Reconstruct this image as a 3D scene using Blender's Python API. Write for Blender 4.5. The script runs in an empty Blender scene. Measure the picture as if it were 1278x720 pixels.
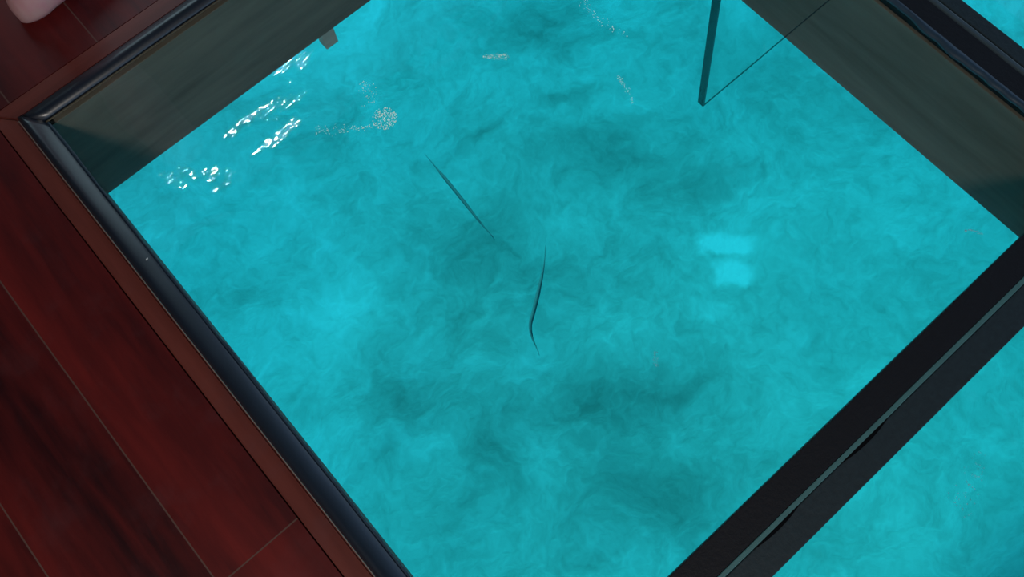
import bpy, bmesh, math, random
from mathutils import Vector, Matrix, noise

S = bpy.context.scene
C = S.collection
PI = math.pi

# ------------------------------------------------------------------ camera
cam_d = bpy.data.cameras.new('camera')
cam = bpy.data.objects.new('camera', cam_d); C.objects.link(cam)
S.camera = cam
cam_d.sensor_fit = 'HORIZONTAL'; cam_d.sensor_width = 36.0
cam_d.lens = 36.0 * 1100.07 / 1278.0
cam_d.clip_start = 0.02; cam_d.clip_end = 200
Rc = ((0.75135, -0.63425, 0.18222), (-0.65887, -0.70556, 0.26089), (-0.0369, -0.31608, -0.94802))
cam.matrix_world = Matrix(((Rc[0][0], -Rc[0][1], -Rc[0][2], 0.12696),
                           (Rc[1][0], -Rc[1][1], -Rc[1][2], -0.98223),
                           (Rc[2][0], -Rc[2][1], -Rc[2][2], 1.15),
                           (0, 0, 0, 1)))

# ------------------------------------------------------------------ light
S.view_settings.view_transform = 'Standard'
S.view_settings.look = 'None'
S.view_settings.gamma = 1.0
S.view_settings.use_curve_mapping = False
S.view_settings.exposure = 0.0

wd = bpy.data.worlds.new('sky'); S.world = wd; wd.use_nodes = True
wn = wd.node_tree.nodes; wl = wd.node_tree.links
bg = wn['Background']
tc = wn.new('ShaderNodeTexCoord'); sx = wn.new('ShaderNodeSeparateXYZ'); cr = wn.new('ShaderNodeValToRGB')
wl.new(tc.outputs['Generated'], sx.inputs[0]); wl.new(sx.outputs['Z'], cr.inputs[0]); wl.new(cr.outputs[0], bg.inputs[0])
cr.color_ramp.elements[0].position = 0.0; cr.color_ramp.elements[0].color = (0.55, 0.78, 0.95, 1)
cr.color_ramp.elements[1].position = 0.7; cr.color_ramp.elements[1].color = (0.22, 0.42, 0.85, 1)
bg.inputs[1].default_value = 0.75

SUN_EL = math.radians(38)
sun_d = bpy.data.lights.new('sun', 'SUN'); sun_d.energy = 4.2; sun_d.angle = math.radians(7); sun_d.color = (1.0, 0.97, 0.9)
sun = bpy.data.objects.new('sun', sun_d); C.objects.link(sun)
to_sun = Vector((0.10 * math.cos(SUN_EL), 0.995 * math.cos(SUN_EL), math.sin(SUN_EL)))
sun.rotation_euler = to_sun.to_track_quat('Z', 'Y').to_euler()
sun.location = (0, 6, 5)

# ------------------------------------------------------------------ material helpers
def new_mat(name):
    m = bpy.data.materials.new(name); m.use_nodes = True
    nt = m.node_tree
    for n in list(nt.nodes): nt.nodes.remove(n)
    out = nt.nodes.new('ShaderNodeOutputMaterial')
    return m, nt, out

class N:
    def __init__(s, nt): s.nt = nt
    def n(s, t, **kw):
        x = s.nt.nodes.new(t)
        for k, v in kw.items():
            if k.startswith('i_'):
                key = k[2:]
                key = int(key) if key.isdigit() else key.replace('_', ' ')
                x.inputs[key].default_value = v
            else: setattr(x, k, v)
        return x
    def l(s, a, b): s.nt.links.new(a, b)
    def math(s, op, a, b=None, clamp=False):
        x = s.nt.nodes.new('ShaderNodeMath'); x.operation = op; x.use_clamp = clamp
        for i, v in enumerate((a, b)):
            if v is None: continue
            if isinstance(v, (int, float)): x.inputs[i].default_value = v
            else: s.l(v, x.inputs[i])
        return x.outputs[0]
    def mix(s, fac, a, b, mode='MIX'):
        x = s.nt.nodes.new('ShaderNodeMix'); x.data_type = 'RGBA'; x.blend_type = mode
        for i, v in ((0, fac), (6, a), (7, b)):
            if isinstance(v, (int, float)): x.inputs[i].default_value = v
            elif isinstance(v, tuple): x.inputs[i].default_value = v if len(v) == 4 else (*v, 1)
            else: s.l(v, x.inputs[i])
        return x.outputs[2]
    def ramp(s, v, stops):
        x = s.nt.nodes.new('ShaderNodeValToRGB'); e = x.color_ramp.elements
        while len(e) < len(stops): e.new(0.5)
        for el, (p, c) in zip(e, stops):
            el.position = p; el.color = (*c, 1) if len(c) == 3 else c
        s.l(v, x.inputs[0]); return x.outputs[0]
    def coords(s, scale=(1, 1, 1), rot=(0, 0, 0)):
        t = s.n('ShaderNodeTexCoord'); m = s.n('ShaderNodeMapping')
        m.inputs['Scale'].default_value = scale; m.inputs['Rotation'].default_value = rot
        s.l(t.outputs['Object'], m.inputs[0]); return m.outputs[0]
    def noise(s, vec, scale, detail=4, rough=0.55, dist=0.0):
        x = s.n('ShaderNodeTexNoise'); s.l(vec, x.inputs['Vector'])
        x.inputs['Scale'].default_value = scale; x.inputs['Detail'].default_value = detail
        x.inputs['Roughness'].default_value = rough; x.inputs['Distortion'].default_value = dist
        return x.outputs['Fac']
    def bump(s, h, strength=0.2, dist=0.01):
        b = s.n('ShaderNodeBump'); b.inputs['Strength'].default_value = strength
        b.inputs['Distance'].default_value = dist; s.l(h, b.inputs['Height']); return b.outputs[0]

def blobs(k, xy, items, hard=False):
    """sum of soft elliptical patches at fixed places of the object's own x, y plane; items (x, y, rx, ry, angle, weight)"""
    sep = k.n('ShaderNodeSeparateXYZ'); k.l(xy, sep.inputs[0])
    X, Y = sep.outputs[0], sep.outputs[1]
    tot = None
    for (x, y, rx, ry, a, w) in items:
        dx = k.math('SUBTRACT', X, x); dy = k.math('SUBTRACT', Y, y)
        ca, sa = math.cos(a), math.sin(a)
        u = k.math('ADD', k.math('MULTIPLY', dx, ca / rx), k.math('MULTIPLY', dy, sa / rx))
        v = k.math('SUBTRACT', k.math('MULTIPLY', dy, ca / ry), k.math('MULTIPLY', dx, sa / ry))
        d2 = k.math('ADD', k.math('MULTIPLY', u, u), k.math('MULTIPLY', v, v))
        if hard: d2 = k.math('POWER', k.math('ADD', k.math('POWER', k.math('ABSOLUTE', u), 6.0), k.math('POWER', k.math('ABSOLUTE', v), 6.0)), 0.8)
        e = k.math('POWER', 2.718, k.math('MULTIPLY', d2, -1.0))
        e = k.math('MULTIPLY', e, w)
        tot = e if tot is None else k.math('ADD', tot, e)
    return tot

# ------------------------------------------------------------------ materials
def wood_mat(name, dark, light, rough=0.25, boards=False, grain_axis='Y', bumpy=0.05, worn=None):
    m, nt, out = new_mat(name); k = N(nt)
    sc = (9, 1.1, 9) if grain_axis == 'Y' else (1.1, 9, 9)
    v = k.coords(sc)
    t = k.n('ShaderNodeTexCoord')
    if boards:
        # every board of the floor has its own shade and grain offset
        sep = k.n('ShaderNodeSeparateXYZ'); k.l(t.outputs['Object'], sep.inputs[0])
        u = k.math('DIVIDE', k.math('ADD', sep.outputs[0], 0.183), 0.159)
        bi = k.math('FLOOR', u)
        wn_ = k.n('ShaderNodeTexWhiteNoise', noise_dimensions='1D'); k.l(bi, wn_.inputs['W'])
        shade = wn_.outputs[0]
        length = 1.42
        vv = k.math('DIVIDE', k.math('ADD', k.math('ADD', sep.outputs[1], 0.715), k.math('MULTIPLY', bi, 0.731)), length)
        bj = k.math('FLOOR', vv)
        wn2 = k.n('ShaderNodeTexWhiteNoise', noise_dimensions='1D'); k.l(k.math('ADD', k.math('MULTIPLY', bi, 7.3), bj), wn2.inputs['W'])
        shade = k.math('MULTIPLY', k.math('ADD', shade, wn2.outputs[0]), 0.5)
        comb = k.n('ShaderNodeCombineXYZ'); k.l(k.math('MULTIPLY', shade, 40.0), comb.inputs[2])
        add = k.n('ShaderNodeVectorMath', operation='ADD'); k.l(v, add.inputs[0]); k.l(comb.outputs[0], add.inputs[1]); v = add.outputs[0]
        fu = k.math('FRACT', u); fv = k.math('FRACT', vv)
        eu = k.math('MINIMUM', fu, k.math('SUBTRACT', 1.0, fu)); ev = k.math('MINIMUM', fv, k.math('SUBTRACT', 1.0, fv))
        seam = k.math('MAXIMUM', k.math('LESS_THAN', eu, 0.0065), k.math('LESS_THAN', ev, 0.0007))
    big = k.noise(v, 0.9, 3, 0.6, 0.6)
    fine = k.noise(v, 6.0, 5, 0.65, 0.3)
    f = k.math('ADD', k.math('MULTIPLY', big, 0.7), k.math('MULTIPLY', fine, 0.3))
    col = k.ramp(f, [(0.36, dark), (0.5, tuple((a + b) / 2 for a, b in zip(dark, light))), (0.66, light)])
    dust = k.noise(t.outputs['Object'], 11, 5, 0.7)
    dust = k.math('MULTIPLY', k.math('SUBTRACT', dust, 0.52, True), 1.6, True)
    col = k.mix(k.math('MULTIPLY', dust, 0.45), col, (0.12, 0.07, 0.08) if worn is None else worn)
    if boards:
        hsv = k.n('ShaderNodeHueSaturation'); k.l(col, hsv.inputs['Color'])
        k.l(k.math('ADD', 0.8, k.math('MULTIPLY', shade, 0.45)), hsv.inputs['Value']); col = hsv.outputs[0]
        col = k.mix(k.math('MULTIPLY', seam, 0.85), col, (0.13, 0.075, 0.06))
    b = k.n('ShaderNodeBsdfPrincipled'); k.l(col, b.inputs['Base Color'])
    b.inputs['Roughness'].default_value = rough
    h = fine
    if boards: h = k.math('SUBTRACT', fine, k.math('MULTIPLY', seam, 2.0))
    k.l(k.bump(h, bumpy, 0.004), b.inputs['Normal'])
    k.l(b.outputs[0], out.inputs[0]); return m

M = {}
M['floor'] = wood_mat('red_hardwood_boards', (0.026, 0.003, 0.005), (0.18, 0.014, 0.012), 0.42, boards=True)
M['trimY'] = wood_mat('worn_trim_wood', (0.10, 0.02, 0.017), (0.23, 0.055, 0.04), 0.38, worn=(0.12, 0.09, 0.11))
M['trimX'] = wood_mat('worn_trim_wood_across', (0.10, 0.02, 0.017), (0.23, 0.055, 0.04), 0.38, grain_axis='X', worn=(0.12, 0.09, 0.11))
M['lining'] = wood_mat('weathered_brown_lining', (0.12, 0.085, 0.065), (0.24, 0.18, 0.14), 0.7, grain_axis='X', bumpy=0.1, worn=(0.12, 0.16, 0.14))
M['liningY'] = wood_mat('weathered_brown_lining_side', (0.12, 0.085, 0.065), (0.22, 0.17, 0.14), 0.7, grain_axis='Y', bumpy=0.1, worn=(0.12, 0.16, 0.14))
M['cleat'] = wood_mat('grey_cleat_wood', (0.3, 0.25, 0.2), (0.45, 0.38, 0.32), 0.7, grain_axis='X')
M['roomwall'] = wood_mat('dark_room_panelling', (0.05, 0.03, 0.022), (0.1, 0.06, 0.045), 0.6)

def simple(name, col, rough=0.5, metal=0.0, noise_amt=0.25, nscale=25, bump=0.1, bdist=0.002, spec=0.5):
    m, nt, out = new_mat(name); k = N(nt)
    v = k.coords()
    f = k.noise(v, nscale, 5, 0.65)
    c = k.mix(f, tuple(x * (1 - noise_amt) for x in col), tuple(min(1, x * (1 + noise_amt)) for x in col))
    b = k.n('ShaderNodeBsdfPrincipled'); k.l(c, b.inputs['Base Color'])
    b.inputs['Roughness'].default_value = rough; b.inputs['Metallic'].default_value = metal
    b.inputs['Specular IOR Level'].default_value = spec
    k.l(k.bump(f, bump, bdist), b.inputs['Normal'])
    k.l(b.outputs[0], out.inputs[0]); return m
M['rubber'] = simple('black_rubber_seal', (0.012, 0.019, 0.032), 0.32, spec=1.0)
M['sealant'] = simple('blue_black_sealant', (0.03, 0.055, 0.085), 0.35, nscale=60)
M['bar'] = simple('black_painted_bar', (0.009, 0.009, 0.012), 0.6, nscale=160, bump=0.5, bdist=0.002, spec=0.25)
M['steel'] = simple('dull_grey_joint', (0.07, 0.18, 0.18), 0.5, 0.0)
M['lip'] = simple('grey_silicone_line', (0.25, 0.24, 0.23), 0.5)
M['lip2'] = simple('brown_silicone_line', (0.09, 0.075, 0.045), 0.6)
M['bird'] = simple('pale_speck', (0.8, 0.8, 0.78), 0.6)
M['foam'] = simple('pale_foam', (0.92, 0.76, 0.62), 0.6)
M['foamw'] = simple('white_foam', (0.85, 0.93, 0.94), 0.6)
M['fish'] = simple('dark_teal_fish_skin', (0.045, 0.20, 0.22), 0.75, nscale=8, spec=0.2)
M['fin'] = simple('thin_grey_fin', (0.04, 0.18, 0.2), 0.5)
M['nail'] = simple('toenail', (0.55, 0.36, 0.33), 0.3, noise_amt=0.05)

def skin_mat():
    m, nt, out = new_mat('pale_pink_skin'); k = N(nt)
    v = k.coords()
    a = k.noise(v, 14, 4, 0.6)
    c = k.ramp(a, [(0.35, (0.58, 0.36, 0.35)), (0.5, (0.6, 0.31, 0.33)), (0.65, (0.58, 0.24, 0.28))])
    b = k.n('ShaderNodeBsdfPrincipled'); k.l(c, b.inputs['Base Color'])
    b.inputs['Roughness'].default_value = 0.5
    b.inputs['Subsurface Weight'].default_value = 0.12
    b.inputs['Subsurface Radius'].default_value = (0.01, 0.004, 0.002)
    k.l(k.bump(k.noise(v, 120, 3), 0.15, 0.001), b.inputs['Normal'])
    k.l(b.outputs[0], out.inputs[0]); return m
M['skin'] = skin_mat()

def glass_mat(name, tint, ior=1.45, rough=0.0, edge=None):
    m, nt, out = new_mat(name); k = N(nt)
    tr = k.n('ShaderNodeBsdfTransparent'); tr.inputs[0].default_value = (*tint, 1)
    gl = k.n('ShaderNodeBsdfGlossy'); gl.inputs['Roughness'].default_value = rough
    fr = k.n('ShaderNodeFresnel'); fr.inputs['IOR'].default_value = ior
    mx = k.n('ShaderNodeMixShader')
    geo = k.n('ShaderNodeNewGeometry')
    # only the outer faces mirror, as the back faces' total reflection does not happen in thin panes
    fac = k.math('MULTIPLY', fr.outputs[0], k.math('SUBTRACT', 1.0, geo.outputs['Backfacing']))
    k.l(fac, mx.inputs[0]); k.l(tr.outputs[0], mx.inputs[1]); k.l(gl.outputs[0], mx.inputs[2])
    k.l(mx.outputs[0], out.inputs[0]); return m
M['glass'] = glass_mat('clear_floor_glass', (0.93, 0.975, 0.965))
M['screen'] = glass_mat('clear_screen_glass', (0.975, 0.99, 0.985))
M['glassedge'] = simple('dark_green_glass_edge', (0.006, 0.03, 0.04), 0.2, noise_amt=0.5, nscale=9, spec=0.5)

def water_mat():
    m, nt, out = new_mat('lagoon_water'); k = N(nt)
    t = k.n('ShaderNodeTexCoord'); v = t.outputs['Object']
    calm = k.noise(k.coords((1, 1.6, 1), (0, 0, 0.5)), 5.0, 3, 0.5, 0.5)
    # places where a breath of wind ruffles the surface
    wob = k.n('ShaderNodeTexNoise'); k.l(v, wob.inputs['Vector']); wob.inputs['Scale'].default_value = 9; wob.inputs['Detail'].default_value = 4
    wsub = k.n('ShaderNodeVectorMath', operation='SUBTRACT'); k.l(wob.outputs['Color'], wsub.inputs[0]); wsub.inputs[1].default_value = (0.5, 0.5, 0.5)
    wsc = k.n('ShaderNodeVectorMath', operation='SCALE'); k.l(wsub.outputs[0], wsc.inputs[0]); wsc.inputs['Scale'].default_value = 0.12
    wad = k.n('ShaderNodeVectorMath', operation='ADD'); k.l(v, wad.inputs[0]); k.l(wsc.outputs[0], wad.inputs[1])
    ruffle = blobs(k, wad.outputs[0], RUFFLES)
    fine = k.noise(k.coords((8, 34, 7), (0, 0, 0.1)), 1.3, 2, 0.5, 0.7)
    h = k.math('ADD', k.math('MULTIPLY', calm, 0.006), k.math('MULTIPLY', k.math('MULTIPLY', fine, ruffle), 0.0085))
    b = k.n('ShaderNodeBump'); b.inputs['Strength'].default_value = 1.0; b.inputs['Distance'].default_value = 1.0
    k.l(h, b.inputs['Height'])
    tr = k.n('ShaderNodeBsdfTransparent')
    gl = k.n('ShaderNodeBsdfGlossy'); gl.inputs['Roughness'].default_value = 0.035
    k.l(b.outputs[0], gl.inputs['Normal'])
    fr = k.n('ShaderNodeFresnel'); fr.inputs['IOR'].default_value = 1.33; k.l(b.outputs[0], fr.inputs['Normal'])
    geo = k.n('ShaderNodeNewGeometry')
    fac = k.math('MULTIPLY', fr.outputs[0], k.math('SUBTRACT', 1.0, geo.outputs['Backfacing']))
    mx = k.n('ShaderNodeMixShader'); k.l(fac, mx.inputs[0]); k.l(tr.outputs[0], mx.inputs[1]); k.l(gl.outputs[0], mx.inputs[2])
    k.l(mx.outputs[0], out.inputs['Surface'])
    va = k.n('ShaderNodeVolumeAbsorption'); va.inputs['Color'].default_value = (0.0, 0.885, 0.915, 1); va.inputs['Density'].default_value = 0.85
    k.l(va.outputs[0], out.inputs['Volume'])
    return m
RUFFLES = [(0.667, 0.898, 0.10, 0.05, 0.6, 1.0), (0.375, 0.80, 0.09, 0.025, 0.0, 0.9), (0.50, 0.765, 0.10, 0.035, -0.3, 1.0),
           (0.405, 0.669, 0.10, 0.028, 0.0, 1.0), (0.121, 0.712, 0.10, 0.045, -0.7, 0.9), (0.03, 0.80, 0.08, 0.05, 0.3, 0.6)]

def seabed_mat():
    m, nt, out = new_mat('pale_sand_seabed'); k = N(nt)
    t = k.n('ShaderNodeTexCoord'); v0 = t.outputs['Object']
    # warp the coordinates so that patches have torn, swirling edges
    w1 = k.n('ShaderNodeTexNoise'); k.l(v0, w1.inputs['Vector']); w1.inputs['Scale'].default_value = 1.1; w1.inputs['Detail'].default_value = 5
    w1.inputs['Roughness'].default_value = 0.6
    sub = k.n('ShaderNodeVectorMath', operation='SUBTRACT'); k.l(w1.outputs['Color'], sub.inputs[0]); sub.inputs[1].default_value = (0.5, 0.5, 0.5)
    w2 = k.n('ShaderNodeTexNoise'); k.l(v0, w2.inputs['Vector']); w2.inputs['Scale'].default_value = 9.0; w2.inputs['Detail'].default_value = 4
    sub2 = k.n('ShaderNodeVectorMath', operation='SUBTRACT'); k.l(w2.outputs['Color'], sub2.inputs[0]); sub2.inputs[1].default_value = (0.5, 0.5, 0.5)
    scl = k.n('ShaderNodeVectorMath', operation='SCALE'); k.l(sub.outputs[0], scl.inputs[0]); scl.inputs['Scale'].default_value = 0.75
    add = k.n('ShaderNodeVectorMath', operation='ADD'); k.l(v0, add.inputs[0]); k.l(scl.outputs[0], add.inputs[1])
    v = add.outputs[0]
    sc2 = k.n('ShaderNodeVectorMath', operation='SCALE'); k.l(sub2.outputs[0], sc2.inputs[0]); sc2.inputs['Scale'].default_value = 0.10
    ad2 = k.n('ShaderNodeVectorMath', operation='ADD'); k.l(v0, ad2.inputs[0]); k.l(sc2.outputs[0], ad2.inputs[1]); vc = ad2.outputs[0]
    big = k.noise(v, 0.9, 4, 0.6, 0.5)
    med = k.noise(v, 3.2, 5, 0.62, 0.9)
    fin = k.noise(v, 13.0, 4, 0.6, 0.45)
    f = k.math('ADD', k.math('ADD', k.math('MULTIPLY', big, 0.42), k.math('MULTIPLY', med, 0.46)), k.math('MULTIPLY', fin, 0.34))
    f = k.math('SUBTRACT', f, 0.13)
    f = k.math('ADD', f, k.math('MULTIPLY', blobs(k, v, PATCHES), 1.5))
    f = k.math('ADD', f, blobs(k, vc, REFLECTIONS, True))
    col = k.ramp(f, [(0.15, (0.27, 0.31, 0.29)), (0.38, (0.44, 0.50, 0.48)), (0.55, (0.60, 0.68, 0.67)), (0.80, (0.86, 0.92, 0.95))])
    b = k.n('ShaderNodeBsdfDiffuse'); k.l(col, b.inputs['Color'])
    k.l(k.bump(k.math('ADD', med, k.math('MULTIPLY', fin, 0.4)), 0.14, 0.05), b.inputs['Normal'])
    k.l(b.outputs[0], out.inputs['Surface']); return m
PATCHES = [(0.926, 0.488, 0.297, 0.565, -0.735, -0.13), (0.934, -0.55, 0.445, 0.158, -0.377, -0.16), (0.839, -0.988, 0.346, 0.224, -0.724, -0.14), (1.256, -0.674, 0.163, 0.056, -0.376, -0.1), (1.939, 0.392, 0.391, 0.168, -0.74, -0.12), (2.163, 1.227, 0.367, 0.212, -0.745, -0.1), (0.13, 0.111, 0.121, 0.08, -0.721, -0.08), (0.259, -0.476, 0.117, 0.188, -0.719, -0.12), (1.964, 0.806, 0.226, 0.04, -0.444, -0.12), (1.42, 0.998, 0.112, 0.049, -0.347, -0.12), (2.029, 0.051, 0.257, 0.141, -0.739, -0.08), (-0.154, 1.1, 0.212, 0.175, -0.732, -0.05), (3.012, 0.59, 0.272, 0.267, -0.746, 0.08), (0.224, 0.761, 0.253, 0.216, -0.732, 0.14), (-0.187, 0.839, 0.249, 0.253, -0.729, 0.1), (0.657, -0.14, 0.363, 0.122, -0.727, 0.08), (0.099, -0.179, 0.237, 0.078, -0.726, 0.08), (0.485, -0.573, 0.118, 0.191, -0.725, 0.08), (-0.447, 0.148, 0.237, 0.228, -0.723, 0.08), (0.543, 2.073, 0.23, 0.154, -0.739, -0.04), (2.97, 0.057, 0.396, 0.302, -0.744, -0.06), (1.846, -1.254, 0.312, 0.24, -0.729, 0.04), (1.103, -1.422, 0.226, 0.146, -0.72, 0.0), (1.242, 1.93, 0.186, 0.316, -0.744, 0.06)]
REFLECTIONS = [(1.971, -0.358, 0.141, 0.054, -0.73, 0.3), (1.871, -0.484, 0.099, 0.066, -0.728, 0.3), (1.91, -0.278, 0.067, 0.063, -0.743, 0.1), (1.643, -0.542, 0.106, 0.051, -0.732, 0.12)]  # bright reflections on the rippled water, painted into the sand colour
SEABED_Z = -3.2; WATER_Z = -1.5

# ------------------------------------------------------------------ mesh helpers
def tag(o, label=None, cat=None, group=None, kind=None):
    if label: o['label'] = label
    if cat: o['category'] = cat
    if group: o['group'] = group
    if kind: o['kind'] = kind
    return o

def obj(name, bm, mat, parent=None, smooth=False):
    me = bpy.data.meshes.new(name)
    bmesh.ops.recalc_face_normals(bm, faces=bm.faces[:])
    bm.to_mesh(me); bm.free()
    mats = mat if isinstance(mat, (list, tuple)) else [mat]
    for m in mats: me.materials.append(m)
    if smooth:
        for p in me.polygons: p.use_smooth = True
    o = bpy.data.objects.new(name, me); C.objects.link(o)
    if parent is not None: o.parent = parent
    return o

def empty(name, loc=(0, 0, 0)):
    o = bpy.data.objects.new(name, None); o.location = loc; C.objects.link(o); return o

def box(bm, x0, x1, y0, y1, z0, z1, bev=0.0, seg=2, mi=0):
    vs = [bm.verts.new((x, y, z)) for x in (x0, x1) for y in (y0, y1) for z in (z0, z1)]
    idx = [(0, 1, 3, 2), (4, 6, 7, 5), (0, 4, 5, 1), (2, 3, 7, 6), (0, 2, 6, 4), (1, 5, 7, 3)]
    fs = [bm.faces.new([vs[i] for i in f]) for f in idx]
    for f in fs: f.material_index = mi
    if bev > 0:
        es = list({e for f in fs for e in f.edges})
        bmesh.ops.bevel(bm, geom=es, offset=bev, segments=seg, affect='EDGES', profile=0.5)
    return fs

def box_obj(name, x0, x1, y0, y1, z0, z1, mat, bev=0.0, parent=None):
    bm = bmesh.new(); box(bm, x0, x1, y0, y1, z0, z1, bev); return obj(name, bm, mat, parent)

def ring(bm, outer, inner, zb, zt):
    """rectangular slab with a rectangular hole; outer, inner = (x0, x1, y0, y1)"""
    def rect(r, z): return [bm.verts.new(p) for p in ((r[0], r[2], z), (r[1], r[2], z), (r[1], r[3], z), (r[0], r[3], z))]
    ot, it, ob, ib = rect(outer, zt), rect(inner, zt), rect(outer, zb), rect(inner, zb)
    for i in range(4):
        j = (i + 1) % 4
        bm.faces.new((ot[i], ot[j], it[j], it[i])); bm.faces.new((ob[j], ob[i], ib[i], ib[j]))
        bm.faces.new((ob[i], ob[j], ot[j], ot[i])); bm.faces.new((ib[j], ib[i], it[i], it[j]))

def struct(o): o['kind'] = 'structure'; return o

# ------------------------------------------------------------------ the setting
# opening for 2 x 2 glass panels; lining stands 3 mm outside of the glass line
P = 1.0775            # clear width of one panel
BAR = 0.0825          # width of a bar between panels
X1, X2, X3 = P - 0.006, P - 0.006 + BAR, 2 * P + BAR
Y1, Y2, Y3 = -P, -P - BAR, -2 * P - BAR
D = 0.23              # depth of the lining boards
FX0, FX1, FY0, FY1 = -2.4, 3.6, -4.2, 1.35

bm = bmesh.new()
ring(bm, (FX0, FX1, FY0, FY1), (-0.0600, X3 + 0.06, Y3 - 0.06, 0.0665), -D + 0.02, 0.0)
struct(obj('floor', bm, M['floor']))

# wooden trim strips round the opening, mitred, with dark gaps either side
def mitre_strip(name, a, b, c, d, z0, z1, mat):
    bm = bmesh.new()
    t = [bm.verts.new((*p, z1)) for p in (a, b, c, d)]; q = [bm.verts.new((*p, z0)) for p in (a, b, c, d)]
    bm.faces.new(t); bm.faces.new(q[::-1])
    for i in range(4): bm.faces.new((t[i], q[i], q[(i + 1) % 4], t[(i + 1) % 4]))
    es = [e for e in bm.edges if all(abs(v.co.z - z1) < 1e-6 for v in e.verts)]
    bmesh.ops.bevel(bm, geom=es, offset=0.0018, segments=2, affect='EDGES')
    return struct(obj(name, bm, mat))
ox0, ox1, oy0, oy1 = -0.0580, X3 + 0.058, Y3 - 0.058, 0.0650
ix0, ix1, iy0, iy1 = -0.0300, X3 + 0.030, Y3 - 0.030, 0.0325
g = 0.0006
mitre_strip('trim_1', (ox0, oy0), (ix0, iy0), (ix0, iy1 - g), (ox0, oy1 - g), -0.03, 0.002, M['trimY'])
mitre_strip('trim_2', (ox0 + g, oy1), (ix0 + g, iy1), (ix1, iy1), (ox1, oy1), -0.03, 0.002, M['trimX'])
mitre_strip('trim_3', (ox1, oy1 - g), (ix1, iy1 - g), (ix1, iy0), (ox1, oy0), -0.03, 0.002, M['trimY'])
mitre_strip('trim_4', (ox1 - g, oy0), (ix1 - g, iy0), (ix0 + g, iy0), (ox0 + g, oy0), -0.03, 0.002, M['trimX'])
# rebate under trim and seal
bm = bmesh.new(); ring(bm, (-0.0598, X3 + 0.0598, Y3 - 0.0598, 0.0663), (-0.017, X3 + 0.017, Y3 - 0.017, 0.017), -0.06, -0.0302)
struct(obj('trim_5', bm, M['bar']))

# lining boards of the opening (the shaft below the glass)
struct(box_obj('wall_far', -0.046, X3 + 0.046, 0.0, 0.028, -D, -0.013, M['lining'], 0.001))
struct(box_obj('wall_left', -0.046, -0.0165, Y3 - 0.018, -0.0005, -D, -0.0605, M['liningY'], 0.001))
struct(box_obj('wall_right', X3 + 0.018, X3 + 0.046, Y3 - 0.018, -0.0005, -D, -0.0605, M['liningY'], 0.001))
struct(box_obj('wall_near', -0.046, X3 + 0.046, Y3 - 0.046, Y3 - 0.0185, -D, -0.0605, M['lining'], 0.001))

# crossbars between the panels: a deep wooden joist with a black painted cap
M['tar'] = simple('matt_black_tar', (0.004, 0.004, 0.005), 0.9, spec=0.05)
def bar_thing(name, label, x0, x1, y0, y1, along):
    t = empty(name, ((x0 + x1) / 2, (y0 + y1) / 2, -D)); tag(t, label, 'beam')
    ox, oy = t.location.x, t.location.y
    def part(nm, a0, a1, b0, b1, z0, z1, m, bev=0.001):
        return box_obj(nm, a0 - ox, a1 - ox, b0 - oy, b1 - oy, z0 + D, z1 + D, m, bev, t)
    if along == 'X':
        part('joist', x0, x1, y0 + 0.012, y1 - 0.0215, -D, -0.0135, M['lining'])
        m = (y0 + y1) / 2
        part('cap', x0, x1, m + 0.0035, y1 + 0.001, -0.013, 0.004, M['bar'], 0.0015)
        part('cap', x0, x1, y0, m - 0.0035, -0.013, 0.0035, M['bar2'], 0.0015)
        part('joint_strip', x0, x1, m - 0.0032, m + 0.0032, -0.013, 0.0045, M['steel'], 0.001)
        for (a0, a1, w0) in ((0.345, 0.428, 0.0042), (0.505, 0.592, 0.0045)):
            bg_ = bmesh.new(); q = []
            for i in range(13):
                u = i / 12; q.append((a0 + (a1 - a0) * u, m - 0.0036 - w0 * math.sin(PI * min(1, u * 1.0)) ** 0.8))
            q = [(a0, m - 0.0034)] + q[1:-1] + [(a1, m - 0.0034)]
            tp = [bg_.verts.new((x - ox, y - oy, 0.0041 + D)) for x, y in q]; bt = [bg_.verts.new((x - ox, y - oy, 0.003 + D)) for x, y in q]
            bg_.faces.new(tp); bg_.faces.new(bt[::-1])
            for i in range(len(q)): bg_.faces.new((tp[i], bt[i], bt[(i + 1) % len(q)], tp[(i + 1) % len(q)]))
            tag(obj('sealant_gap', bg_, M['tar'], t), 'black tapering gap beside the grey joint strip')
    else:
        part('joist', x0 + 0.0, x1 - 0.012, y0, y1, -D, -0.0135, M['liningY'])
        m = (x0 + x1) / 2
        yc = max(y0, Y1 + 0.0012) if y1 > Y1 else y0
        part('cap', x0 + 0.004, m + 0.004, yc, y1, -0.013, 0.005, M['bar'], 0.002)
        part('cap', m + 0.0165, x1, yc, y1, -0.013, 0.004, M['bar2'], 0.0015)
        part('joint_strip', m + 0.0045, m + 0.014, yc, y1, -0.013, 0.006, M['steel2'], 0.003)
    return t
M['bar2'] = simple('dusty_black_bar', (0.018, 0.030, 0.036), 0.55, nscale=120, bump=0.4, spec=0.35, noise_amt=0.5)  # black bar with the grey-blue light on it put into the colour
M['steel2'] = simple('dull_blue_joint', (0.05, 0.075, 0.09), 0.4)
bar_thing('crossbar', 'long black crossbar with a thin pale grey joint strip between two glass floor panels', -0.016, X3 + 0.016, Y2, Y1, 'X')
bar_thing('crossbar', 'black crossbar with ragged blue sealant edge beside the brown side board, at the upper right', X1, X2, Y1 - 0.0205, -0.001, 'Y')
bar_thing('crossbar', 'black crossbar running on beyond the long one with the pale joint strip', X1, X2, Y3 - 0.016, Y2 - 0.001, 'Y')

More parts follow.
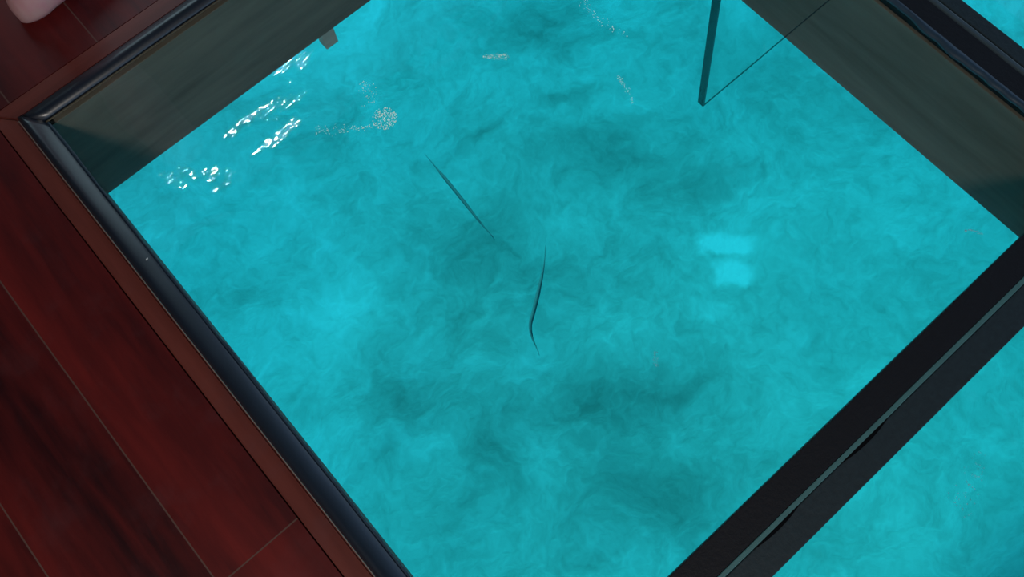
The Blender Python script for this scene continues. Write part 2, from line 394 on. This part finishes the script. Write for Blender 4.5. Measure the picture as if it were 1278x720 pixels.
# glass panels
def panel(x0, x1, y0, y1, label):
    o = box_obj('glass_floor_panel', x0, x1, y0, y1, -0.012, 0.0, M['glass'])
    tag(o, label, 'glass panel'); return o
panel(-0.028, X1 + 0.003, Y1 - 0.0, 0.030, 'large clear glass floor panel over turquoise water, the whole square in the middle')
panel(X2, X3 + 0.028, Y1 - 0.0, 0.030, 'clear glass floor panel across the upper right crossbar, only its corner in view')
panel(-0.028, X1 + 0.003, Y3 - 0.028, Y2, 'clear glass floor panel on the near side of the long crossbar with the grey joint')
panel(X2, X3 + 0.028, Y3 - 0.028, Y2, 'clear glass floor panel diagonally across both crossbars')

# rounded rubber seal along the wooden trim
def bead(name, p0, p1, inward, width, height, mat, wav=0.0, mitre=(1, 1), n=60, seed=0, cross=None, zbase=0.0, sloped=False, sloped2=False):
    """half-round bead swept from p0 to p1; inward = unit normal towards the glass; width may wander"""
    bm = bmesh.new(); p0 = Vector(p0); p1 = Vector(p1); d = (p1 - p0); L = d.length; d.normalize(); inw = Vector(inward)
    rows = []; K = 10
    for i in range(n + 1):
        u = i / n; c = p0 + d * (L * u); row = []
        w = width * (1 + wav * noise.noise(Vector((u * L * 9, seed, 0))) + wav * 0.5 * noise.noise(Vector((u * L * 37, seed, 3))))
        for j in range(K + 1):
            a = PI * j / K
            s = (1 - math.cos(a)) / 2
            z = math.sin(a) ** 0.9 * height if 0 < j < K else 0.0
            if sloped:   # a quick rise, a long gentle slope and a round fall towards the glass
                s = (0, 0.03, 0.1, 0.22, 0.36, 0.5, 0.62, 0.74, 0.86, 0.95, 1.0)[j]
                z = height * (0, 0.5, 0.62, 0.74, 0.88, 1.0, 0.97, 0.85, 0.6, 0.33, 0)[j]
            if sloped2:   # ridge near the wood, falling in a broad curve to the glass
                s = (0, 0.05, 0.14, 0.25, 0.36, 0.48, 0.6, 0.72, 0.84, 0.94, 1.0)[j]
                z = height * (0, 0.62, 0.92, 1.0, 0.95, 0.83, 0.68, 0.52, 0.34, 0.16, 0)[j]
            off = s * w
            sh = d * (off * mitre[0] * (1 - u) - off * mitre[1] * u)
            q = c + inw * off + sh
            row.append(bm.verts.new((q.x, q.y, zbase + z)))
        rows.append(row)
    for a, b in zip(rows, rows[1:]):
        for j in range(K): bm.faces.new((a[j], a[j + 1], b[j + 1], b[j]))
        bm.faces.new((a[K], a[0], b[0], b[K]))
    bm.faces.new(rows[0]); bm.faces.new(rows[-1][::-1])
    return obj(name, bm, mat, smooth=True)

sl = empty('rubber_seal', (-0.029, -1.1, 0)); tag(sl, 'thick rounded black rubber seal with bluish sheen along the red wooden floor on the left', 'seal')
def under(o, t):
    o.parent = t; o.matrix_parent_inverse = Matrix.Translation(-t.location); return o
b_ = bead('bead', (-0.0285, 0.0310, 0), (-0.0285, Y3 - 0.0285, 0), (1, 0, 0), 0.0305, 0.0125, M['rubber'], 0.02, n=160, seed=1, zbase=0.0004, sloped2=True); under(b_, sl)
b_ = bead('sealant_edge', (0.0015, -0.002, 0), (0.0015, Y1, 0), (1, 0, 0), 0.0035, 0.0012, M['sealant'], 0.5, n=260, seed=5, mitre=(0, 0), zbase=0.0003); under(b_, sl)
b_ = box_obj('silicone_line', -0.0298, -0.0287, Y3 - 0.028, 0.029, -0.006, 0.0012, M['lip'], 0); under(b_, sl)
st = empty('rubber_seal', (0.5, 0.031, 0)); tag(st, 'rounded rubber seal with greenish sheen along the dark trim at the upper left', 'seal')
b_ = bead('bead', (X3 + 0.028, 0.0312, 0), (-0.0285, 0.0312, 0), (0, -1, 0), 0.0300, 0.0095, M['rubber'], 0.02, n=160, seed=2, zbase=0.0004, sloped=True); under(b_, st)
b_ = bead('sealant_edge', (X3 + 0.0, 0.0015, 0), (0.0, 0.0015, 0), (0, -1, 0), 0.0035, 0.0012, M['lip2'], 0.5, n=260, seed=8, mitre=(0, 0), zbase=0.0003); under(b_, st)
# ragged sealant against the upper right crossbar, one strip per panel edge
sr = empty('sealant_strip', (X1, -0.5, 0)); tag(sr, 'ragged bluish sealant smear along the inner edge of the upper right crossbar', 'sealant')
b_ = bead('smear', (X1 + 0.0135, -0.001, 0), (X1 + 0.0135, Y1 + 0.001, 0), (-1, 0, 0), 0.0145, 0.0062, M['sealant'], 0.45, n=260, seed=11, mitre=(0, 0), zbase=0.0004); under(b_, sr)

# small cleat fixed under the far lining board
cl = box_obj('cleat', -0.014, 0.014, -0.012, 0.012, -0.045, 0.0, M['cleat'], 0.002)
cl.location = (0.468, 0.013, -D); tag(cl, 'small grey wooden block sticking out below the upper left side board', 'block')

# room above: far wall, ceiling and two more walls so that the floor is lit from the open side
# far wall with one window; an added glowing pane stands in for its daylight
WX0, WX1, WZ0, WZ1 = 0.1, 2.2, 0.45, 1.42
bm = bmesh.new()
box(bm, FX0, WX0, FY1 - 0.12, FY1, 0.0005, 2.6); box(bm, WX1, FX1, FY1 - 0.12, FY1, 0.0005, 2.6)
box(bm, WX0, WX1, FY1 - 0.12, FY1, 0.0005, WZ0); box(bm, WX0, WX1, FY1 - 0.12, FY1, WZ1, 2.6)
struct(obj('wall_back', bm, M['roomwall']))
bm = bmesh.new()
for (a, b, c, d) in ((WX0, WX0 + 0.05, WZ0, WZ1), (WX1 - 0.05, WX1, WZ0, WZ1), (1.125, 1.175, WZ0, WZ1), (WX0, WX1, WZ0, WZ0 + 0.05), (WX0, WX1, WZ1 - 0.05, WZ1)):
    box(bm, a, b, FY1 - 0.125, FY1 - 0.06, c, d)
struct(obj('window_1', bm, M['roomwall']))
mm, nt_, out_ = new_mat('sunlit_curtain'); kk = N(nt_); em = kk.n('ShaderNodeEmission')
em.inputs[0].default_value = (0.62, 0.88, 1.0, 1); em.inputs[1].default_value = 1.6; kk.l(em.outputs[0], out_.inputs[0])
struct(box_obj('window_2', WX0 + 0.02, WX1 - 0.02, FY1 - 0.05, FY1 - 0.03, WZ0 + 0.02, WZ1 - 0.02, mm))
struct(box_obj('ceiling', FX0, FX1, FY0, FY1, 2.6, 2.72, M['roomwall']))
struct(box_obj('wall_side', FX0, FX0 + 0.12, FY0, FY1 - 0.121, 0.0005, 2.599, M['roomwall']))
# added fill light at the ceiling behind the viewer, brightens the floor
added_fill = empty('ceiling_lamp', (-1.0, -2.3, 2.6)); tag(added_fill, 'round flush ceiling lamp over the wooden floor', 'lamp')
bm = bmesh.new(); bmesh.ops.create_cone(bm, cap_ends=True, segments=48, radius1=0.3, radius2=0.32, depth=0.05, matrix=Matrix.Translation((0, 0, -0.025))); obj('base', bm, M['steel'], added_fill)
ld = bpy.data.lights.new('lamp_light', 'AREA'); ld.shape = 'DISK'; ld.size = 0.55; ld.energy = 46; ld.color = (1.0, 0.93, 0.85)
lo = bpy.data.objects.new('lamp_light', ld); C.objects.link(lo); lo.parent = added_fill; lo.location = (0, 0, -0.06)

# ------------------------------------------------------------------ water and seabed
bm = bmesh.new(); box(bm, -22, 22, -22, 22, -4.2, WATER_Z)
w_ = obj('water', bm, water_mat()); tag(w_, 'clear turquoise lagoon water seen through the glass floor', 'water', kind='stuff')
bm = bmesh.new(); n = 110; R_ = 24.0
def warp(u): return math.copysign(abs(u) ** 2.2, u) * R_
grid = []
for i in range(n + 1):
    row = []
    for j in range(n + 1):
        x = warp(i / n * 2 - 1) + 0.8; y = warp(j / n * 2 - 1)
        z = SEABED_Z + 0.05 * noise.noise(Vector((x * 0.6, y * 0.6, 0))) + 0.02 * noise.noise(Vector((x * 2.1, y * 2.1, 4)))
        row.append(bm.verts.new((x, y, z)))
    grid.append(row)
for i in range(n):
    for j in range(n): bm.faces.new((grid[i][j], grid[i + 1][j], grid[i + 1][j + 1], grid[i][j + 1]))
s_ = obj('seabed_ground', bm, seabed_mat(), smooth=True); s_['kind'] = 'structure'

# ------------------------------------------------------------------ glass screen standing on the glass floor
gs = empty('glass_screen', (0.741, -0.642, 0)); tag(gs, 'upright clear glass sheet with a dark edge standing on the glass floor at the top', 'glass sheet')
GT, GH, GL = 0.0105, 0.95, 1.5
bm = bmesh.new()
lean = -0.145
def sheet(bm, x0, x1, dx, y0, y1, z0, z1):
    q = [(x0 + dx * z0, z0), (x1, z0), (x1, z1), (x0 + dx * z1, z1)]
    a = [bm.verts.new((x, y0, z)) for x, z in q]; b = [bm.verts.new((x, y1, z)) for x, z in q]
    bm.faces.new(a); bm.faces.new(b[::-1])
    for i in range(4): bm.faces.new((a[i], a[(i + 1) % 4], b[(i + 1) % 4], b[i]))
sheet(bm, 0.0032, GL, lean, -0.0, GT, 0.0022, GH); obj('pane', bm, M['screen'], gs)
bm = bmesh.new()
q = [(0.0, 0.0), (0.003, 0.0), (0.003 + lean * GH, GH), (lean * GH, GH)]
a = [bm.verts.new((x, -0.0002, z + 0.0001)) for x, z in q]; b = [bm.verts.new((x, GT + 0.0002, z + 0.0001)) for x, z in q]
bm.faces.new(a); bm.faces.new(b[::-1])
for i in range(4): bm.faces.new((a[i], a[(i + 1) % 4], b[(i + 1) % 4], b[i]))
tag(obj('end_edge', bm, M['glassedge'], gs), 'dark blue green polished end of the glass')
bm = bmesh.new(); box(bm, 0.0032, GL, 0.0, 0.0016, 0.0002, 0.002); tag(obj('bottom_edge', bm, M['glassedge'], gs), 'thin dark line along the foot of the glass')

# ------------------------------------------------------------------ the two needlefish
def fish(name, pts, rmax, label):
    t = empty(name, pts[0]); tag(t, label, 'fish', 'slender fish swimming below the glass floor')
    base = Vector(pts[0])
    P_ = [Vector(p) - base for p in pts]
    # dense polyline by Catmull-Rom
    Q = []
    ext = [P_[0] * 2 - P_[1]] + P_ + [P_[-1] * 2 - P_[-2]]
    for i in range(1, len(ext) - 2):
        for s in range(8):
            u = s / 8; p0, p1, p2, p3 = ext[i - 1:i + 3]
            Q.append(0.5 * ((2 * p1) + (p2 - p0) * u + (2 * p0 - 5 * p1 + 4 * p2 - p3) * u * u + (3 * p1 - p0 - 3 * p2 + p3) * u ** 3))
    Q.append(P_[-1]); n = len(Q) - 1
    def rad(u):   # snout end 0 .. tail end 1
        prof = [(0, .10), (.1, .2), (.2, .38), (.27, .75), (.38, 1), (.6, .95), (.8, .6), (.93, .28), (1, .22)]
        for (a, ra), (b, rb) in zip(prof, prof[1:]):
            if u <= b: return rmax * (ra + (rb - ra) * (u - a) / (b - a))
        return rmax * .2
    def frame(i):
        d = (Q[min(i + 1, n)] - Q[max(i - 1, 0)]).normalized(); s = d.cross(Vector((0, 0, 1))).normalized(); return d, s
    bm = bmesh.new(); rows = []
    for i in range(n + 1):
        d, s = frame(i); r = rad(i / n)
        rows.append([bm.verts.new(Q[i] + s * (r * math.cos(a)) + Vector((0, 0, 1)) * (r * 1.15 * math.sin(a))) for a in [2 * PI * j / 10 for j in range(10)]])
    for a, b in zip(rows, rows[1:]):
        for j in range(10): bm.faces.new((a[j], a[(j + 1) % 10], b[(j + 1) % 10], b[j]))
    bm.faces.new(rows[0]); bm.faces.new(rows[-1][::-1])
    obj('body', bm, M['fish'], t, smooth=True)
    # forked tail fin (upright), a dorsal fin and two pectoral fins, all thin solids
    def fin(nm, tri, nrm, th=0.0008):
        bm = bmesh.new(); nn = nrm.normalized() * th
        a = [bm.verts.new(p + nn) for p in tri]; b = [bm.verts.new(p - nn) for p in tri]
        bm.faces.new(a); bm.faces.new(b[::-1])
        for i in range(len(tri)): bm.faces.new((a[i], b[i], b[(i + 1) % len(tri)], a[(i + 1) % len(tri)]))
        obj(nm, bm, M['fin'], t)
    d, s = frame(n); up_ = Vector((0, 0, 1)); e = Q[-1]; r = rmax
    fin('tail_fin', [e - d * r, e + d * 2.4 * r + up_ * 2.2 * r, e + d * 1.2 * r, e + d * 2.9 * r - up_ * 2.4 * r], s)
    i = int(n * .8); d, s = frame(i); p = Q[i] + up_ * rad(.8)
    fin('dorsal_fin', [p - d * 2 * r, p - d * 1.2 * r + up_ * 1.3 * r, p + d * 1.5 * r], s)
    i = int(n * .3); d, s = frame(i)
    for sg in (-1, 1):
        p = Q[i] + s * sg * rad(.3) * .9
        fin('pectoral_fin', [p, p + d * 1.6 * r + s * sg * 0.5 * r, p + d * 1.1 * r], up_)
    return t
Z1 = -2.2
fish('needlefish', [(0.892, 0.640, Z1), (0.887, 0.554, Z1 - .002), (0.881, 0.468, Z1), (0.872, 0.353, Z1), (0.863, 0.25, Z1), (0.860, 0.171, Z1)], 0.0075,
     'straight thin dark fish, the one nearer the upper left side board')
fish('needlefish', [(0.995, -0.012, Z1), (0.935, -0.07, Z1), (0.852, -0.133, Z1), (0.782, -0.183, Z1), (0.726, -0.222, Z1), (0.698, -0.263, Z1), (0.680, -0.312, Z1)], 0.0085,
     'thin dark fish with its tail bent, the one nearer the middle of the glass')

# ------------------------------------------------------------------ pale marks on the water, built as flecks; some are reflections
rnd = random.Random(7)
def pale_marks(name, label, cat, spots, mat):
    bm = bmesh.new()
    for (x, y, r) in spots:
        bmesh.ops.create_icosphere(bm, subdivisions=1, radius=r, matrix=Matrix.Translation((x, y, 0)) @ Matrix.Diagonal((1, 1, 0.5, 1)))
    o = obj(name, bm, mat, smooth=True); o.location = (0, 0, WATER_Z)
    tag(o, label, cat, kind='stuff'); return o
sp = []
cx, cy = 0.716, 0.497
for i in range(240):
    a = rnd.random() * 2 * PI; r = 0.043 * math.sqrt(rnd.random()); sp.append((cx + r * math.cos(a), cy + r * math.sin(a), rnd.uniform(0.0009, 0.0021)))
pale_marks('foam', 'round speckled pale patch of bubbles on the water, left of the straight fish', 'foam', sp, M['foam'])
def streak(p0, p1, n, w0, w1, seed, bend=0.0, r=(0.0008, 0.0018)):
    q = random.Random(seed); out = []; dx, dy = p1[0] - p0[0], p1[1] - p0[1]; L = math.hypot(dx, dy); nx, ny = -dy / L, dx / L
    for i in range(n):
        u = q.random(); w = w0 + (w1 - w0) * u; o = q.gauss(0, 1) * w + bend * math.sin(u * PI)
        out.append((p0[0] + dx * u + nx * o, p0[1] + dy * u + ny * o, q.uniform(*r)))
    return out
pale_marks('foam', 'thin pale pinkish foam trail leading to the round speckled patch', 'foam', streak((0.507, 0.617), (0.665, 0.50), 90, 0.012, 0.004, 2), M['foam'])
pale_marks('foam', 'short pale fleck of foam on the water near the top of the middle panel', 'foam', streak((1.12, 0.45), (1.19, 0.395), 90, 0.004, 0.007, 3), M['foam'])
pale_marks('foam', 'small whitish foam fleck on the water below the bright square patch', 'foam', streak((0.80, -0.74), (0.83, -0.70), 30, 0.006, 0.003, 4), M['foamw'])
pale_marks('foam', 'curved white foam fleck near the right corner of the middle panel', 'foam', streak((1.835, -1.07), (1.865, -1.115), 40, 0.002, 0.003, 5, 0.006), M['foamw'])
pale_marks('foam', 'faint foam scatter on the water beyond the long crossbar', 'foam', streak((1.14, -1.62), (1.33, -1.56), 60, 0.02, 0.012, 6), M['foamw'])

pale_marks('foam', 'long faint white foam line drifting at the top left of the upright glass sheet', 'foam', streak((1.536, 0.389), (1.551, 0.172), 60, 0.012, 0.007, 12, -0.02), M['foamw'])
pale_marks('foam', 'short faint white foam line pointing down, left of the foot of the upright glass sheet', 'foam', streak((1.411, 0.083), (1.376, -0.032), 40, 0.006, 0.003, 13, 0.01), M['foamw'])
pale_marks('foam', 'faint pale smudge of sparse bubbles just above the round speckled patch', 'foam', streak((0.758, 0.661), (0.72, 0.57), 60, 0.008, 0.022, 14), M['foam'])
# tiny white speck on the left seal
bm = bmesh.new(); bmesh.ops.create_icosphere(bm, subdivisions=2, radius=1, matrix=Matrix.Diagonal((0.0012, 0.0028, 0.0007, 1)))
o = obj('speck', bm, M['bird'], smooth=True); o.location = (-0.007, -0.292, 0.0076); o.rotation_euler = (0, 0, -1.2); tag(o, 'tiny white speck on the left black seal', 'speck')

# ------------------------------------------------------------------ person: bare foot and lower leg
def person():
    t = empty('person', (0.166, 0.181, 0)); tag(t, 'person with a bare foot on the dark floorboards, only the heel showing', 'person')
    bm = bmesh.new()
    def loft(secs, K=24):
        rows = [[bm.verts.new(f(2 * PI * j / K)) for j in range(K)] for f in secs]
        for a, b in zip(rows, rows[1:]):
            for j in range(K): bm.faces.new((a[j], a[(j + 1) % K], b[(j + 1) % K], b[j]))
        bm.faces.new(rows[0]); bm.faces.new(rows[-1][::-1])
    # foot along +x from the heel: (x, y centre, half width, top height)
    F = [(-.1, .0, .011, .028), (-.097, .0, .019, .040), (-.090, .0, .0275, .052), (-.077, .0, .0345, .063), (-.06, .0, .038, .072), (-.045, .0, .0355, .078), (-.02, .001, .034, .078),
         (.01, .003, .034, .070), (.04, .005, .038, .058), (.07, .006, .043, .046), (.10, .006, .047, .036), (.12, .005, .046, .028), (.13, .004, .040, .022)]
    def fs(x, y, w, h):
        zc = 0.36 * h + 0.002
        def f(a):
            c, s = math.cos(a), math.sin(a)
            z = zc + (s * (h - zc) if s > 0 else s * (zc - 0.001))
            k = 1.0 if s > 0 else 1.0
            cc = c
            return (x, y + cc * w * k, z)
        return f
    loft([fs(*p) for p in F])
    # lower leg, rising from the ankle
    Lg = [(-.045, .03, .029, .032), (-.045, .09, .026, .031), (-.044, .13, .027, .032), (-.042, .2, .034, .038), (-.044, .28, .047, .050), (-.046, .34, .050, .053), (-.042, .40, .046, .049), (-.038, .46, .046, .048), (-.036, .50, .05, .052)]
    def ls(x, z, w, d): return lambda a: (x + math.cos(a) * d, math.sin(a) * w, z)
    loft([ls(*p) for p in Lg])
    for sg in (-1, 1):   # ankle bones
        bmesh.ops.create_icosphere(bm, subdivisions=2, radius=0.012, matrix=Matrix.Translation((-.035, sg * .026, .083)))
    # toes
    for i, (y, L, r) in enumerate([(.036, .050, .0125), (.014, .047, .0085), (-.004, .040, .0082), (-.020, .032, .0078), (-.034, .024, .0075)]):
        def ts(x, z, rr, yy): return lambda a: (x, yy + math.cos(a) * rr * 1.05, z + math.sin(a) * rr)
        x0 = .112
        loft([ts(x0, r + .004, r, y * .95), ts(x0 + L * .5, r + .004, r * .92, y), ts(x0 + L * .8, r + .001, r, y), ts(x0 + L * .97, r, r * .75, y), ts(x0 + L * 1.03, r, r * .3, y)], 12)
    o = obj('body', bm, M['skin'], t, smooth=True)
    rm = o.modifiers.new('remesh', 'REMESH'); rm.mode = 'VOXEL'; rm.voxel_size = 0.0032; rm.use_smooth_shade = True
    sm = o.modifiers.new('smooth', 'SMOOTH'); sm.factor = 0.6; sm.iterations = 5
    for (y, L, r) in [(.036, .050, .0125), (.014, .047, .0085), (-.004, .040, .0082), (-.020, .032, .0078), (-.034, .024, .0075)]:
        b2 = bmesh.new(); bmesh.ops.create_icosphere(b2, subdivisions=2, radius=1, matrix=Matrix.Translation((.112 + L * .86, y, r * 1.75)) @ Matrix.Diagonal((r * .62, r * .6, r * .22, 1)))
        obj('toenail', b2, M['nail'], t, smooth=True)
    return t
person()
